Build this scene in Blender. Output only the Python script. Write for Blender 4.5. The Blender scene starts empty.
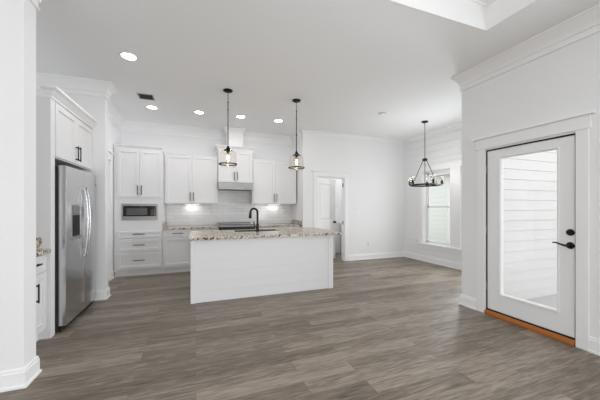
import bpy, bmesh, math, random
from mathutils import Vector, Matrix
random.seed(7)
SC = bpy.context.scene
COL = SC.collection
R = math.radians

# ---------------------------------------------------------------- camera
CAM_H = 1.33
YAW = math.atan(104 / 279)
cam_data = bpy.data.cameras.new('camera')
cam_data.sensor_width = 36
cam_data.lens = 279 / 600 * 36
cam_data.shift_y = 7 / 600
cam_data.clip_start = 0.02
cam = bpy.data.objects.new('camera', cam_data)
cam.location = (0, 0, CAM_H)
cam.rotation_euler = (R(90), 0, -YAW)
COL.objects.link(cam)
SC.camera = cam

# ---------------------------------------------------------------- world
world = bpy.data.worlds.new('overcast sky')
SC.world = world
world.use_nodes = True
bg = world.node_tree.nodes['Background']
bg.inputs['Color'].default_value = (1.0, 0.995, 0.985, 1)
bg.inputs['Strength'].default_value = 1.78

# ---------------------------------------------------------------- area lights
def area(name, loc, rot, sx, sy, power, color=(1, 1, 1), parent=None):
    l = bpy.data.lights.new(name, 'AREA')
    l.shape = 'RECTANGLE'
    l.size, l.size_y = sx, sy
    l.energy = power
    l.color = color
    o = bpy.data.objects.new(name, l)
    o.location = loc
    o.rotation_euler = rot
    COL.objects.link(o)
    if parent:
        o.parent = parent
    return o
# area lamps at added, unseen living-room windows, brightening the rooms
area('added_rear_light', (-2.2, -7.35, 1.45), (R(90), 0, 0), 2.4, 2.0, 17, (.945, .975, 1))
area('added_rear_light', (1.4, -7.35, 1.45), (R(90), 0, 0), 2.4, 2.0, 17, (.945, .975, 1))
area('added_side_light', (3.25, -1.3, 1.40), (R(90), 0, R(90)), 2.2, 1.8, 138, (.945, .975, 1))
area('added_side_light', (-4.05, -3.4, 1.45), (R(90), 0, R(-90)), 2.2, 1.8, 88, (.945, .975, 1))
area('dining_window_fill', (5.13, 3.85, 1.30), (R(90), 0, R(90)), 0.6, 1.5, 29, (.945, .975, 1))  # added lamp just inside the half-hidden window, boosting its daylight

SC.view_settings.view_transform = 'Standard'
SC.view_settings.look = 'None'
SC.view_settings.exposure = 0.10
SC.view_settings.gamma = 1.0
SC.view_settings.use_curve_mapping = False
SC.cycles.use_denoising = True
SC.cycles.max_bounces = 12
SC.cycles.diffuse_bounces = 8
SC.cycles.transparent_max_bounces = 16
SC.cycles.sample_clamp_indirect = 6

# ---------------------------------------------------------------- materials
def mat(name, color, rough=0.5, metal=0.0, spec=0.5, emit=None, estr=0.0):
    m = bpy.data.materials.new(name)
    m.use_nodes = True
    b = m.node_tree.nodes['Principled BSDF']
    b.inputs['Base Color'].default_value = (*color, 1)
    b.inputs['Roughness'].default_value = rough
    b.inputs['Metallic'].default_value = metal
    b.inputs['Specular IOR Level'].default_value = spec
    if emit:
        b.inputs['Emission Color'].default_value = (*emit, 1)
        b.inputs['Emission Strength'].default_value = estr
    return m

def nodes(m):
    nt = m.node_tree
    return nt, nt.nodes, nt.links, nt.nodes['Principled BSDF']

def add_bump(m, scale, strength, dist=0.002, stretch=(1, 1, 1)):
    nt, N, L, b = nodes(m)
    g = N.new('ShaderNodeNewGeometry')
    mp = N.new('ShaderNodeMapping'); mp.inputs['Scale'].default_value = stretch
    n = N.new('ShaderNodeTexNoise'); n.inputs['Scale'].default_value = scale
    n.inputs['Detail'].default_value = 4
    bu = N.new('ShaderNodeBump'); bu.inputs['Strength'].default_value = strength
    bu.inputs['Distance'].default_value = dist
    L.new(g.outputs['Position'], mp.inputs['Vector'])
    L.new(mp.outputs['Vector'], n.inputs['Vector'])
    L.new(n.outputs['Fac'], bu.inputs['Height'])
    L.new(bu.outputs['Normal'], b.inputs['Normal'])
    return m

M = {}
M['wall'] = add_bump(mat('painted drywall', (0.86, 0.865, 0.875), 0.75, spec=0.25), 60, 0.08)
M['ceiling'] = add_bump(mat('ceiling paint', (0.92, 0.93, 0.945), 0.85, spec=0.15), 80, 0.10)
M['trim'] = mat('white trim paint', (0.90, 0.90, 0.905), 0.45, spec=0.35)
M['cab'] = mat('white cabinet paint', (0.80, 0.80, 0.81), 0.40, spec=0.4)
M['door'] = mat('grey white door paint', (0.88, 0.885, 0.895), 0.45, spec=0.4)
M['kick'] = mat('white toe kick', (0.85, 0.85, 0.86), 0.5)
M['bronze'] = mat('dark bronze metal', (0.016, 0.013, 0.011), 0.40, 0.5)
M['black'] = mat('black metal', (0.012, 0.012, 0.013), 0.4, 0.3)
M['darkgap'] = mat('black plastic', (0.008, 0.008, 0.01), 0.7)
M['nickel'] = mat('brushed nickel', (0.13, 0.12, 0.115), 0.38, 0.8)
M['steel'] = mat('stainless steel', (0.60, 0.61, 0.62), 0.22, 1.0)
M['steel_dark'] = mat('satin steel', (0.42, 0.42, 0.43), 0.35, 1.0)
M['chrome'] = mat('polished steel', (0.58, 0.58, 0.59), 0.25, 1.0)
M['blackglass'] = mat('black appliance glass', (0.015, 0.013, 0.012), 0.08)
M['mwglass'] = mat('microwave window', (0.10, 0.10, 0.105), 0.15)
M['plate'] = mat('white plastic plate', (0.88, 0.88, 0.88), 0.35)
M['sidingM'] = mat('white painted siding', (0.66, 0.665, 0.665), 0.6)
M['siding2'] = mat('pale blue grey lap siding', (0.68, 0.695, 0.70), 0.6)
M['concrete'] = add_bump(mat('porch concrete', (0.45, 0.45, 0.46), 0.8), 25, 0.2)
M['oak'] = mat('stained oak', (0.42, 0.135, 0.02), 0.4)
M['lens'] = mat('lit lamp lens', (1, 1, 1), 0.5, emit=(1.0, 0.97, 0.92), estr=14)
M['bulb'] = mat('warm filament bulb', (1, 0.8, 0.5), 0.3, emit=(1.0, 0.62, 0.25), estr=9)
M['bulb_core'] = mat('bright filament', (1, 0.9, 0.7), 0.3, emit=(1.0, 0.80, 0.50), estr=40)
M['candle'] = mat('frosted bulb', (0.45, 0.45, 0.45), 0.2, emit=(1, 0.97, 0.92), estr=0.02)
M['led'] = mat('lit led strip', (1, 1, 1), 0.4, emit=(1.0, 0.98, 0.95), estr=2.5)
M['grille'] = mat('vent grille', (0.55, 0.55, 0.56), 0.5)
M['slot'] = mat('dark vent slot', (0.05, 0.05, 0.05), 0.9)
M['wood_sash'] = mat('white vinyl sash', (0.83, 0.84, 0.85), 0.4)
M['grass'] = add_bump(mat('lawn', (0.10, 0.17, 0.06), 0.9), 12, 0.5, 0.02)
M['brass'] = mat('brass socket', (0.55, 0.33, 0.12), 0.3, 1.0)

# window glass: clear, thin, with a fresnel reflection
def thin_glass(name, tint, ior=1.45, gl=1.0):
    m = bpy.data.materials.new(name); m.use_nodes = True
    nt = m.node_tree; N = nt.nodes; L = nt.links
    for n in list(N): N.remove(n)
    out = N.new('ShaderNodeOutputMaterial'); mx = N.new('ShaderNodeMixShader')
    lw = N.new('ShaderNodeLayerWeight'); lw.inputs['Blend'].default_value = 0.5
    pw = N.new('ShaderNodeMath'); pw.operation = 'POWER'; pw.inputs[1].default_value = 4.0
    fr = N.new('ShaderNodeMath'); fr.operation = 'MULTIPLY_ADD'; fr.inputs[1].default_value = 0.7 * gl; fr.inputs[2].default_value = 0.035
    L.new(lw.outputs['Facing'], pw.inputs[0]); L.new(pw.outputs[0], fr.inputs[0])
    t = N.new('ShaderNodeBsdfTransparent'); t.inputs['Color'].default_value = (*tint, 1)
    g = N.new('ShaderNodeBsdfGlossy'); g.inputs['Roughness'].default_value = 0.02
    g.inputs['Color'].default_value = (gl, gl, gl, 1)
    L.new(fr.outputs[0], mx.inputs[0]); L.new(t.outputs[0], mx.inputs[1]); L.new(g.outputs[0], mx.inputs[2])
    L.new(mx.outputs[0], out.inputs['Surface'])
    return m
M['glass'] = thin_glass('clear window glass', (0.975, 0.978, 0.975), 1.3)
M['shade'] = thin_glass('seeded clear glass shade', (0.975, 0.955, 0.92), 1.5, 0.6)

def floor_material():
    m = mat('grey brown vinyl plank', (0.25, 0.21, 0.18), 0.38, spec=0.4)
    nt, N, L, b = nodes(m)
    g = N.new('ShaderNodeNewGeometry')
    br = N.new('ShaderNodeTexBrick')
    br.inputs['Color1'].default_value = (0, 0, 0, 1)
    br.inputs['Color2'].default_value = (1, 1, 1, 1)
    br.inputs['Mortar'].default_value = (0.5, 0.5, 0.5, 1)
    br.inputs['Scale'].default_value = 1
    br.inputs['Mortar Size'].default_value = 0.0012
    br.inputs['Mortar Smooth'].default_value = 0.1
    br.inputs['Brick Width'].default_value = 1.22
    br.inputs['Row Height'].default_value = 0.152
    br.offset = 0.37; br.offset_frequency = 2
    L.new(g.outputs['Position'], br.inputs['Vector'])
    # grain running along the plank; shifted per plank
    sep = N.new('ShaderNodeSeparateXYZ'); L.new(g.outputs['Position'], sep.inputs[0])
    mul = N.new('ShaderNodeVectorMath'); mul.operation = 'MULTIPLY'
    mul.inputs[1].default_value = (1.3, 13.0, 1.0)
    L.new(g.outputs['Position'], mul.inputs[0])
    add = N.new('ShaderNodeVectorMath'); add.operation = 'MULTIPLY_ADD'
    add.inputs[1].default_value = (17, 31, 5)
    L.new(br.outputs['Color'], add.inputs[0]); L.new(mul.outputs[0], add.inputs[2])
    n1 = N.new('ShaderNodeTexNoise'); n1.inputs['Scale'].default_value = 1.6
    n1.inputs['Detail'].default_value = 8; n1.inputs['Roughness'].default_value = 0.68
    n1.inputs['Distortion'].default_value = 1.2
    L.new(add.outputs[0], n1.inputs['Vector'])
    n2 = N.new('ShaderNodeTexNoise'); n2.inputs['Scale'].default_value = 6
    n2.inputs['Detail'].default_value = 5
    L.new(add.outputs[0], n2.inputs['Vector'])
    mixn = N.new('ShaderNodeMix'); mixn.data_type = 'FLOAT'; mixn.inputs[0].default_value = 0.40
    L.new(n1.outputs['Fac'], mixn.inputs[2]); L.new(n2.outputs['Fac'], mixn.inputs[3])
    mp = N.new('ShaderNodeMath'); mp.operation = 'MULTIPLY_ADD'
    mp.inputs[1].default_value = 0.15; 
    L.new(br.outputs['Color'], mp.inputs[0]); L.new(mixn.outputs[0], mp.inputs[2])
    cr = N.new('ShaderNodeValToRGB')
    e = cr.color_ramp.elements
    e[0].position = 0.38; e[0].color = (0.080, 0.062, 0.045, 1)
    e[1].position = 0.69; e[1].color = (0.325, 0.275, 0.224, 1)
    q = cr.color_ramp.elements.new(0.54); q.color = (0.180, 0.148, 0.116, 1)
    L.new(mp.outputs[0], cr.inputs[0])
    mm = N.new('ShaderNodeMix'); mm.data_type = 'RGBA'; mm.blend_type = 'MULTIPLY'
    mm.inputs['B'].default_value = (0.55, 0.53, 0.5, 1)
    L.new(br.outputs['Fac'], mm.inputs[0]); L.new(cr.outputs[0], mm.inputs['A'])
    L.new(mm.outputs['Result'], b.inputs['Base Color'])
    rr = N.new('ShaderNodeMath'); rr.operation = 'MULTIPLY_ADD'; rr.inputs[1].default_value = 0.2; rr.inputs[2].default_value = 0.30
    L.new(n2.outputs['Fac'], rr.inputs[0]); L.new(rr.outputs[0], b.inputs['Roughness'])
    bu = N.new('ShaderNodeBump'); bu.inputs['Strength'].default_value = 0.15; bu.inputs['Distance'].default_value = 0.002
    L.new(mixn.outputs[0], bu.inputs['Height']); L.new(bu.outputs[0], b.inputs['Normal'])
    return m
M['floor'] = floor_material()

def granite_material():
    m = mat('speckled granite', (0.6, 0.55, 0.48), 0.24, spec=0.5)
    nt, N, L, b = nodes(m)
    g = N.new('ShaderNodeNewGeometry')
    v = N.new('ShaderNodeTexVoronoi'); v.inputs['Scale'].default_value = 50; v.inputs['Randomness'].default_value = 1
    L.new(g.outputs['Position'], v.inputs['Vector'])
    sp = N.new('ShaderNodeSeparateColor'); L.new(v.outputs['Color'], sp.inputs[0])
    n = N.new('ShaderNodeTexNoise'); n.inputs['Scale'].default_value = 11; n.inputs['Detail'].default_value = 3
    L.new(g.outputs['Position'], n.inputs['Vector'])
    ma = N.new('ShaderNodeMath'); ma.operation = 'MULTIPLY_ADD'; ma.inputs[1].default_value = 0.55
    L.new(sp.outputs[0], ma.inputs[0])
    sc_ = N.new('ShaderNodeMath'); sc_.operation = 'MULTIPLY'; sc_.inputs[1].default_value = 0.9
    L.new(n.outputs['Fac'], sc_.inputs[0]); L.new(sc_.outputs[0], ma.inputs[2])
    cr = N.new('ShaderNodeValToRGB'); cr.color_ramp.interpolation = 'CONSTANT'
    e = cr.color_ramp.elements
    e[0].position = 0; e[0].color = (0.030, 0.022, 0.018, 1)
    e[1].position = 0.53; e[1].color = (0.20, 0.13, 0.085, 1)
    for p, c in ((0.59, (0.46, 0.38, 0.29, 1)), (0.655, (0.64, 0.59, 0.50, 1)), (0.74, (0.72, 0.665, 0.59, 1)), (0.90, (0.36, 0.30, 0.25, 1))):
        k = e.new(p); k.color = c
    L.new(ma.outputs[0], cr.inputs[0]); L.new(cr.outputs[0], b.inputs['Base Color'])
    return m
M['granite'] = granite_material()

def tile_material():
    m = mat('white glazed subway tile', (0.8, 0.8, 0.8), 0.12, spec=0.5)
    nt, N, L, b = nodes(m)
    g = N.new('ShaderNodeNewGeometry'); s = N.new('ShaderNodeSeparateXYZ'); c = N.new('ShaderNodeCombineXYZ')
    L.new(g.outputs['Position'], s.inputs[0]); L.new(s.outputs['X'], c.inputs['X']); L.new(s.outputs['Z'], c.inputs['Y'])
    br = N.new('ShaderNodeTexBrick')
    br.inputs['Color1'].default_value = (0.80, 0.80, 0.805, 1); br.inputs['Color2'].default_value = (0.72, 0.725, 0.73, 1)
    br.inputs['Mortar'].default_value = (0.62, 0.62, 0.63, 1)
    br.inputs['Scale'].default_value = 1; br.inputs['Mortar Size'].default_value = 0.003
    br.inputs['Brick Width'].default_value = 0.30; br.inputs['Row Height'].default_value = 0.076
    L.new(c.outputs[0], br.inputs['Vector']); L.new(br.outputs['Color'], b.inputs['Base Color'])
    bu = N.new('ShaderNodeBump'); bu.inputs['Strength'].default_value = 0.5; bu.inputs['Distance'].default_value = 0.003
    bu.invert = True
    L.new(br.outputs['Fac'], bu.inputs['Height']); L.new(bu.outputs[0], b.inputs['Normal'])
    return m
M['tile'] = tile_material()

def brushed(m, axis):
    nt, N, L, b = nodes(m)
    g = N.new('ShaderNodeNewGeometry'); mp = N.new('ShaderNodeMapping'); mp.inputs['Scale'].default_value = axis
    n = N.new('ShaderNodeTexNoise'); n.inputs['Scale'].default_value = 4; n.inputs['Detail'].default_value = 3
    L.new(g.outputs['Position'], mp.inputs[0]); L.new(mp.outputs[0], n.inputs['Vector'])
    r = N.new('ShaderNodeMath'); r.operation = 'MULTIPLY_ADD'; r.inputs[1].default_value = 0.14; r.inputs[2].default_value = b.inputs['Roughness'].default_value - 0.07
    L.new(n.outputs['Fac'], r.inputs[0]); L.new(r.outputs[0], b.inputs['Roughness'])
brushed(M['steel_dark'], (1, 1, 60))

# ---------------------------------------------------------------- helpers
def box(bm, x0, x1, y0, y1, z0, z1, bev=0.0, seg=1):
    ps = [(x, y, z) for x in (x0, x1) for y in (y0, y1) for z in (z0, z1)]
    vs = [bm.verts.new(p) for p in ps]
    fs = [(0, 1, 3, 2), (4, 6, 7, 5), (0, 4, 5, 1), (2, 3, 7, 6), (0, 2, 6, 4), (1, 5, 7, 3)]
    faces = [bm.faces.new([vs[i] for i in f]) for f in fs]
    if bev > 0:
        edges = list({e for f in faces for e in f.edges})
        bmesh.ops.bevel(bm, geom=edges, offset=bev, segments=seg, profile=0.7, affect='EDGES', clamp_overlap=True)
    return bm

def nb():
    return bmesh.new()

def link(name, bm, m, parent=None, smooth=False):
    bmesh.ops.recalc_face_normals(bm, faces=bm.faces)
    me = bpy.data.meshes.new(name)
    bm.to_mesh(me); bm.free()
    if smooth:
        for p in me.polygons:
            p.use_smooth = True
        try:
            me.set_sharp_from_angle(angle=R(38))
        except Exception:
            pass
    mm = m if isinstance(m, (list, tuple)) else [m]
    for k in mm:
        me.materials.append(k)
    o = bpy.data.objects.new(name, me)
    COL.objects.link(o)
    if parent:
        o.parent = parent
    return o

def struct(name, bm, m, parent=None, smooth=False, label=None):
    o = link(name, bm, m, parent, smooth)
    if not parent:
        o['kind'] = 'structure'
        if label: o['label'] = label
    return o

def tag(o, label, cat, group=None):
    o['label'] = label; o['category'] = cat
    if group: o['group'] = group
    return o

def thing(name, label, cat, loc=(0, 0, 0), rz=0, group=None):
    o = bpy.data.objects.new(name, None)
    o.empty_display_size = 0.1
    COL.objects.link(o)
    o.location = loc; o.rotation_euler = (0, 0, rz)
    return tag(o, label, cat, group)

def copy_thing(root, loc, label, rz=None):
    r = root.copy(); COL.objects.link(r); r.location = loc; r['label'] = label
    if rz is not None: r.rotation_euler = (0, 0, rz)
    def rec(src, dst):
        for ch in [o for o in bpy.data.objects if o.parent == src]:
            c = ch.copy(); COL.objects.link(c); c.parent = dst
            rec(ch, c)
    rec(root, r)
    return r

def sweep(bm, pts, prof, closed=False):
    """prof: list of (offset to the left of the path, z); mitred corners."""
    n = len(pts)
    def nrm(a, b):
        d = Vector((b[0] - a[0], b[1] - a[1])).normalized()
        return Vector((-d.y, d.x))
    rings = []
    for i in range(n):
        ns = []
        if closed or i > 0: ns.append(nrm(pts[i - 1], pts[i]))
        if closed or i < n - 1: ns.append(nrm(pts[i], pts[(i + 1) % n]))
        m = ns[0] if len(ns) == 1 else (ns[0] + ns[1]) / (1 + ns[0].dot(ns[1]))
        rings.append([bm.verts.new((pts[i][0] + m.x * o, pts[i][1] + m.y * o, z)) for o, z in prof])
    k = len(prof)
    for i in range(n if closed else n - 1):
        a, b = rings[i], rings[(i + 1) % n]
        for j in range(k):
            bm.faces.new((a[j], a[(j + 1) % k], b[(j + 1) % k], b[j]))
    if not closed:
        bm.faces.new(rings[0]); bm.faces.new(list(reversed(rings[-1])))
    return bm

def lathe(bm, prof, center=(0, 0), seg=24, cap=True):
    rings = []
    for r, z in prof:
        rings.append([bm.verts.new((center[0] + r * math.cos(2 * math.pi * i / seg), center[1] + r * math.sin(2 * math.pi * i / seg), z)) for i in range(seg)])
    for a, b in zip(rings, rings[1:]):
        for i in range(seg):
            bm.faces.new((a[i], a[(i + 1) % seg], b[(i + 1) % seg], b[i]))
    if cap:
        bm.faces.new(list(reversed(rings[0]))); bm.faces.new(rings[-1])
    return bm

def tube(bm, pts, r, seg=10, caps=True):
    pts = [Vector(p) for p in pts]
    rs = r if isinstance(r, (list, tuple)) else [r] * len(pts)
    rings = []
    prev = None
    for i, p in enumerate(pts):
        t = (pts[min(i + 1, len(pts) - 1)] - pts[max(i - 1, 0)]).normalized()
        if prev is None:
            a = Vector((0, 0, 1)) if abs(t.z) < 0.9 else Vector((1, 0, 0))
            u = t.cross(a).normalized()
        else:
            u = (prev - t * prev.dot(t)).normalized()
        prev = u
        v = t.cross(u)
        rings.append([bm.verts.new(p + (u * math.cos(2 * math.pi * k / seg) + v * math.sin(2 * math.pi * k / seg)) * rs[i]) for k in range(seg)])
    for a, b in zip(rings, rings[1:]):
        for k in range(seg):
            bm.faces.new((a[k], a[(k + 1) % seg], b[(k + 1) % seg], b[k]))
    if caps:
        bm.faces.new(list(reversed(rings[0]))); bm.faces.new(rings[-1])
    return bm

def torus(bm, R0, r, z, center=(0, 0), seg=40, s2=8, sz=1.0):
    rings = []
    for i in range(seg):
        a = 2 * math.pi * i / seg
        rings.append([bm.verts.new((center[0] + (R0 + r * math.cos(b)) * math.cos(a), center[1] + (R0 + r * math.cos(b)) * math.sin(a), z + sz * r * math.sin(b)))
                      for b in [2 * math.pi * k / s2 for k in range(s2)]])
    for i in range(seg):
        a, b = rings[i], rings[(i + 1) % seg]
        for k in range(s2):
            bm.faces.new((a[k], a[(k + 1) % s2], b[(k + 1) % s2], b[k]))
    return bm

def prism(bm, poly, axis, a, b):
    """extrude a 2-D polygon along axis ('x': poly=(y,z); 'y': poly=(x,z); 'z': poly=(x,y))"""
    def P(p, t):
        return {'x': (t, p[0], p[1]), 'y': (p[0], t, p[1]), 'z': (p[0], p[1], t)}[axis]
    A = [bm.verts.new(P(p, a)) for p in poly]; B = [bm.verts.new(P(p, b)) for p in poly]
    n = len(poly)
    for i in range(n):
        bm.faces.new((A[i], A[(i + 1) % n], B[(i + 1) % n], B[i]))
    bm.faces.new(A); bm.faces.new(list(reversed(B)))
    return bm

# ---------------------------------------------------------------- dimensions of the place
CEIL = 3.115
XR = 3.40            # wall with the glass door
XW = 5.25            # dining window wall
YD = 6.05            # dining back wall
YK = 6.76            # kitchen back wall
XK = 2.33            # kitchen right end wall
XL = -1.46           # kitchen left wall
T = 0.15

# ---------------------------------------------------------------- floor and ceiling
bm = nb(); box(bm, -4.4, 5.40, -7.7, 8.3, -0.12, 0.0)
# keep the porch clear of the indoor floor
bm.free(); bm = nb()
box(bm, -4.4, 3.50, -7.7, 2.80, -0.12, 0.0)
box(bm, -4.4, 5.40, 2.80, 8.3, -0.12, 0.0)
struct('floor', bm, M['floor'])

TX0, TX1, TY0, TY1 = -2.6, 2.765, -3.4, 2.0   # tray recess in the ceiling
TZ = CEIL + 0.36
bm = nb()
box(bm, -4.4, 3.55, -7.7, TY0, CEIL, CEIL + 0.1)
box(bm, -4.4, TX0, TY0, TY1, CEIL, CEIL + 0.1)
box(bm, TX1, 3.55, TY0, TY1, CEIL, CEIL + 0.1)
box(bm, -4.4, 3.55, TY1, 2.80, CEIL, CEIL + 0.1)
box(bm, -4.4, 5.40, 2.80, 8.3, CEIL, CEIL + 0.1)
box(bm, TX0 - .1, TX1 + .1, TY0 - .1, TY1 + .1, TZ, TZ + 0.1)
struct('ceiling', bm, M['ceiling'])
bm = nb()   # painted fascia of the tray with crown above
sweep(bm, [(TX0, TY0), (TX1, TY0), (TX1, TY1), (TX0, TY1)],
      [(0.0, CEIL - 0.004), (0.018, CEIL - 0.004), (0.018, CEIL + 0.235), (0.03, CEIL + 0.24), (0.03, CEIL + 0.255), (0.045, CEIL + 0.27),
       (0.085, CEIL + 0.325), (0.105, CEIL + 0.335), (0.105, TZ), (0.0, TZ)], closed=True)
struct('trim_1', bm, M['trim'], label='white crown and fascia lining the raised tray ceiling')

# ---------------------------------------------------------------- walls
def wall(name, boxes, m=None):
    bm = nb()
    for b in boxes: box(bm, *b)
    return struct(name, bm, m or M['wall'])

# door wall, X = 3.40 (opening Y 1.565..2.475, z up to 2.05)
DY0, DY1, DZ = 1.575, 2.468, 2.045
wall('wall_right', [(XR, XR + T, -7.6, -2.5, 0, CEIL), (XR, XR + T, -0.1, DY0, 0, CEIL), (XR, XR + T, -2.5, -0.1, 0, .5), (XR, XR + T, -2.5, -0.1, 2.4, CEIL), (XR, XR + T, DY1, 2.80, 0, CEIL), (XR, XR + T, DY0, DY1, DZ, CEIL)])
# exterior cladding of the dining room seen through the glass door
bm = nb()
box(bm, XR + T, XW + T, 2.70, 2.80, -0.12, CEIL)
k = 0
zz = -0.05
while zz < CEIL:
    prism(bm, [(2.70, zz), (2.676, zz + .002), (2.683, zz + 0.148), (2.70, zz + 0.148)], 'x', XR + T, XW + T)
    zz += 0.148
struct('wall_dining_front', bm, M['sidingM'])
# window wall, X = 5.25, with two openings
W = [(4.60, 5.39), (3.55, 4.34)]
WZ0, WZ1 = 0.445, 2.19
def shiplap_boxes(segs, z0, z1, pitch, place):
    out = []
    z = z0
    while z < z1 - 0.01:
        t = min(z + pitch - 0.007, z1)
        for s in segs:
            out.append(place(s, z, t))
        z += pitch
    return out
bm = nb()
XB = XW + 0.016
for y0, y1, z0, z1 in [(2.80, 6.20, 0, WZ0), (2.80, 6.20, WZ1, CEIL), (2.80, 3.55, WZ0, WZ1), (4.34, 4.60, WZ0, WZ1), (5.39, 6.20, WZ0, WZ1)]:
    box(bm, XB, XW + T, y0, y1, z0, z1)
z = 0.0
while z < CEIL - 0.01:
    t = min(z + 0.165 - 0.004, CEIL)
    if t <= WZ0 or z >= WZ1:
        segs = [(2.80, YD)]
    else:
        segs = [(2.80, 3.55), (4.34, 4.60), (5.39, YD)]
        if z < WZ0 < t:
            box(bm, XW, XB + .002, 2.80, YD, z, WZ0)
        if z < WZ1 < t:
            box(bm, XW, XB + .002, 2.80, YD, WZ1, t)
    lo = WZ0 if z < WZ0 < t else z
    hi = WZ1 if z < WZ1 < t else t
    for s in segs:
        box(bm, XW, XB + .002, s[0], s[1], lo, hi)
    z += 0.165
struct('wall_dining_right', bm, M['wall'])
# dining back wall Y = 6.05, door opening X 2.68..3.42
OX0, OX1, OZ = 2.685, 3.425, 2.045
wall('wall_dining_back', [(XK, OX0, YD, YD + 0.12, 0, CEIL), (OX1, XW + T, YD, YD + 0.12, 0, CEIL), (OX0, OX1, YD, YD + 0.12, OZ, CEIL)])
# kitchen right end wall
wall('wall_kitchen_right', [(XK, XK + 0.12, YD + 0.12, YK + T, 0, CEIL)])
# hall behind the dining door
wall('wall_hall', [(XK + 0.12, XW, 7.9, 8.0, 0, CEIL), (3.95, 4.05, YD + .12, 7.9, 0, CEIL), (XK + 0.12, XK + 0.2, YK + T, 7.9, 0, CEIL)])
# kitchen back wall, split round nothing
wall('wall_kitchen_back', [(-1.75, XK, YK, YK + T, 0, CEIL)])
bm = nb(); box(bm, -0.62, XK, YK - 0.012, YK - 0.001, 0.915, 1.95)
struct('trim_backsplash', bm, M['tile'], label='white subway tile backsplash')
# kitchen left wall X=-1.46, cased opening Y 5.0..5.92
wall('wall_kitchen_left', [(XL - 0.13, XL, 5.92, YK, 0, CEIL), (XL - 0.13, XL, 4.90, 5.05, 0, CEIL), (XL - 0.13, XL, 5.05, 5.92, 2.16, CEIL)])
bm = nb()
box(bm, XL - 0.10, XL - 0.062, 5.05, 5.918, 0.005, 2.158)
struct('door_3', bm, M['door'], label='white door set back in the opening beyond the fridge')
# stub wall beyond the fridge
wall('wall_alcove_back', [(-2.25, -1.225, 4.75, 4.90, 0, CEIL)])
wall('wall_alcove_left', [(-2.25, -2.10, 2.82, 4.75, 0, CEIL)])
# stub wall nearest the camera
wall('wall_left', [(-4.2, -1.195, 2.65, 2.82, 0, CEIL)])
# living room behind the camera, with openings for the added windows
wall('wall_living_left', [(-4.35, -4.2, -7.6, -4.6, 0, CEIL), (-4.35, -4.2, -2.2, 2.87, 0, CEIL), (-4.35, -4.2, -4.6, -2.2, 0, 0.5), (-4.35, -4.2, -4.6, -2.2, 2.4, CEIL)])
wall('wall_front', [(-4.35, -3.45, -7.65, -7.5, 0, CEIL), (-0.95, 0.15, -7.65, -7.5, 0, CEIL), (2.65, 3.55, -7.65, -7.5, 0, CEIL),
                    (-3.45, -0.95, -7.65, -7.5, 0, .4), (-3.45, -0.95, -7.65, -7.5, 2.5, CEIL), (0.15, 2.65, -7.65, -7.5, 0, .4), (0.15, 2.65, -7.65, -7.5, 2.5, CEIL)])

# ---------------------------------------------------------------- crown and base mouldings
def crown_prof(p, h, frieze):
    c = CEIL + 0.002
    pr = [(0.0, c), (p, c), (p, c - 0.022), (p - 0.012, c - 0.03)]
    for i in range(1, 6):
        t = i / 6
        pr.append((0.022 + (p - 0.034) * (1 - t) ** 1.25, c - 0.03 - (h - 0.055) * t))
    pr += [(0.022, c - h + 0.012), (0.022, c - h)]
    if frieze:
        pr += [(0.010, c - h - 0.004), (0.010, c - h - frieze + 0.02), (0.018, c - h - frieze + 0.016), (0.018, c - h - frieze), (0.0, c - h - frieze)]
    else:
        pr += [(0.0, c - h)]
    return pr
BIG = crown_prof(0.092, 0.145, 0.065)
SMALL = crown_prof(0.055, 0.085, 0)
bm = nb(); sweep(bm, [(XR, -7.5), (XR, 2.80), (XR + .6, 2.80)], BIG)
struct('trim_2', bm, M['trim'], label='crown moulding above the glass door')
bm = nb(); sweep(bm, [(XW, 2.80), (XW, YD), (XK, YD), (XK, YD+.1)], SMALL)
struct('trim_3', bm, M['trim'], label='slim crown moulding round the dining corner')
bm = nb(); sweep(bm, [(XK, YD + .1), (XK, YK), (XL, YK), (XL, 4.90), (-1.225, 4.90), (-1.225, 4.75), (-2.10, 4.75), (-2.10, 2.82), (-1.195, 2.82), (-1.195, 2.65), (-4.2, 2.65)], BIG)
struct('trim_4', bm, M['trim'], label='crown moulding round the kitchen and fridge alcove')

BASE = [(0, 0.0), (0.026, 0.0), (0.026, 0.018), (0.017, 0.024), (0.017, 0.112), (0.012, 0.118), (0.012, 0.132), (0.006, 0.142), (0, 0.142)]
BASE = [(o, z) for o, z in BASE]
def base(name, pts, label=None):
    bm = nb(); sweep(bm, pts, BASE); return struct(name, bm, M['trim'], label=label)
base('baseboard_right', [(XR, -7.5), (XR, DY0 - 0.095)])
base('baseboard_right_far', [(XR, DY1 + 0.105), (XR, 2.80), (XR + .3, 2.80)])
base('baseboard_dining', [(XW, 2.82), (XW, YD), (OX1 + 0.10, YD)])
base('baseboard_dining_left', [(OX0 - 0.10, YD), (XK, YD), (XK, 6.13)])
base('baseboard_kitchen_left', [(XL, 6.13), (XL, 6.02)])
base('baseboard_alcove', [(XL, 4.95), (XL, 4.90), (-1.225, 4.90), (-1.225, 4.75), (-1.35, 4.75)])
base('baseboard_left', [(-1.38, 2.82), (-1.195, 2.82), (-1.195, 2.65), (-4.2, 2.65)])
base('baseboard_hall', [(3.95, 7.9), (XK + .2, 7.9)])
bm = nb()
box(bm, 3.30, 3.93, 7.2, 7.85, 0, 0.88, 0.01)
wz = link('low_cabinet', bm, M['cab'])
tag(wz, 'white low cabinet standing in the room beyond the ajar panelled door', 'cabinet')

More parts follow.
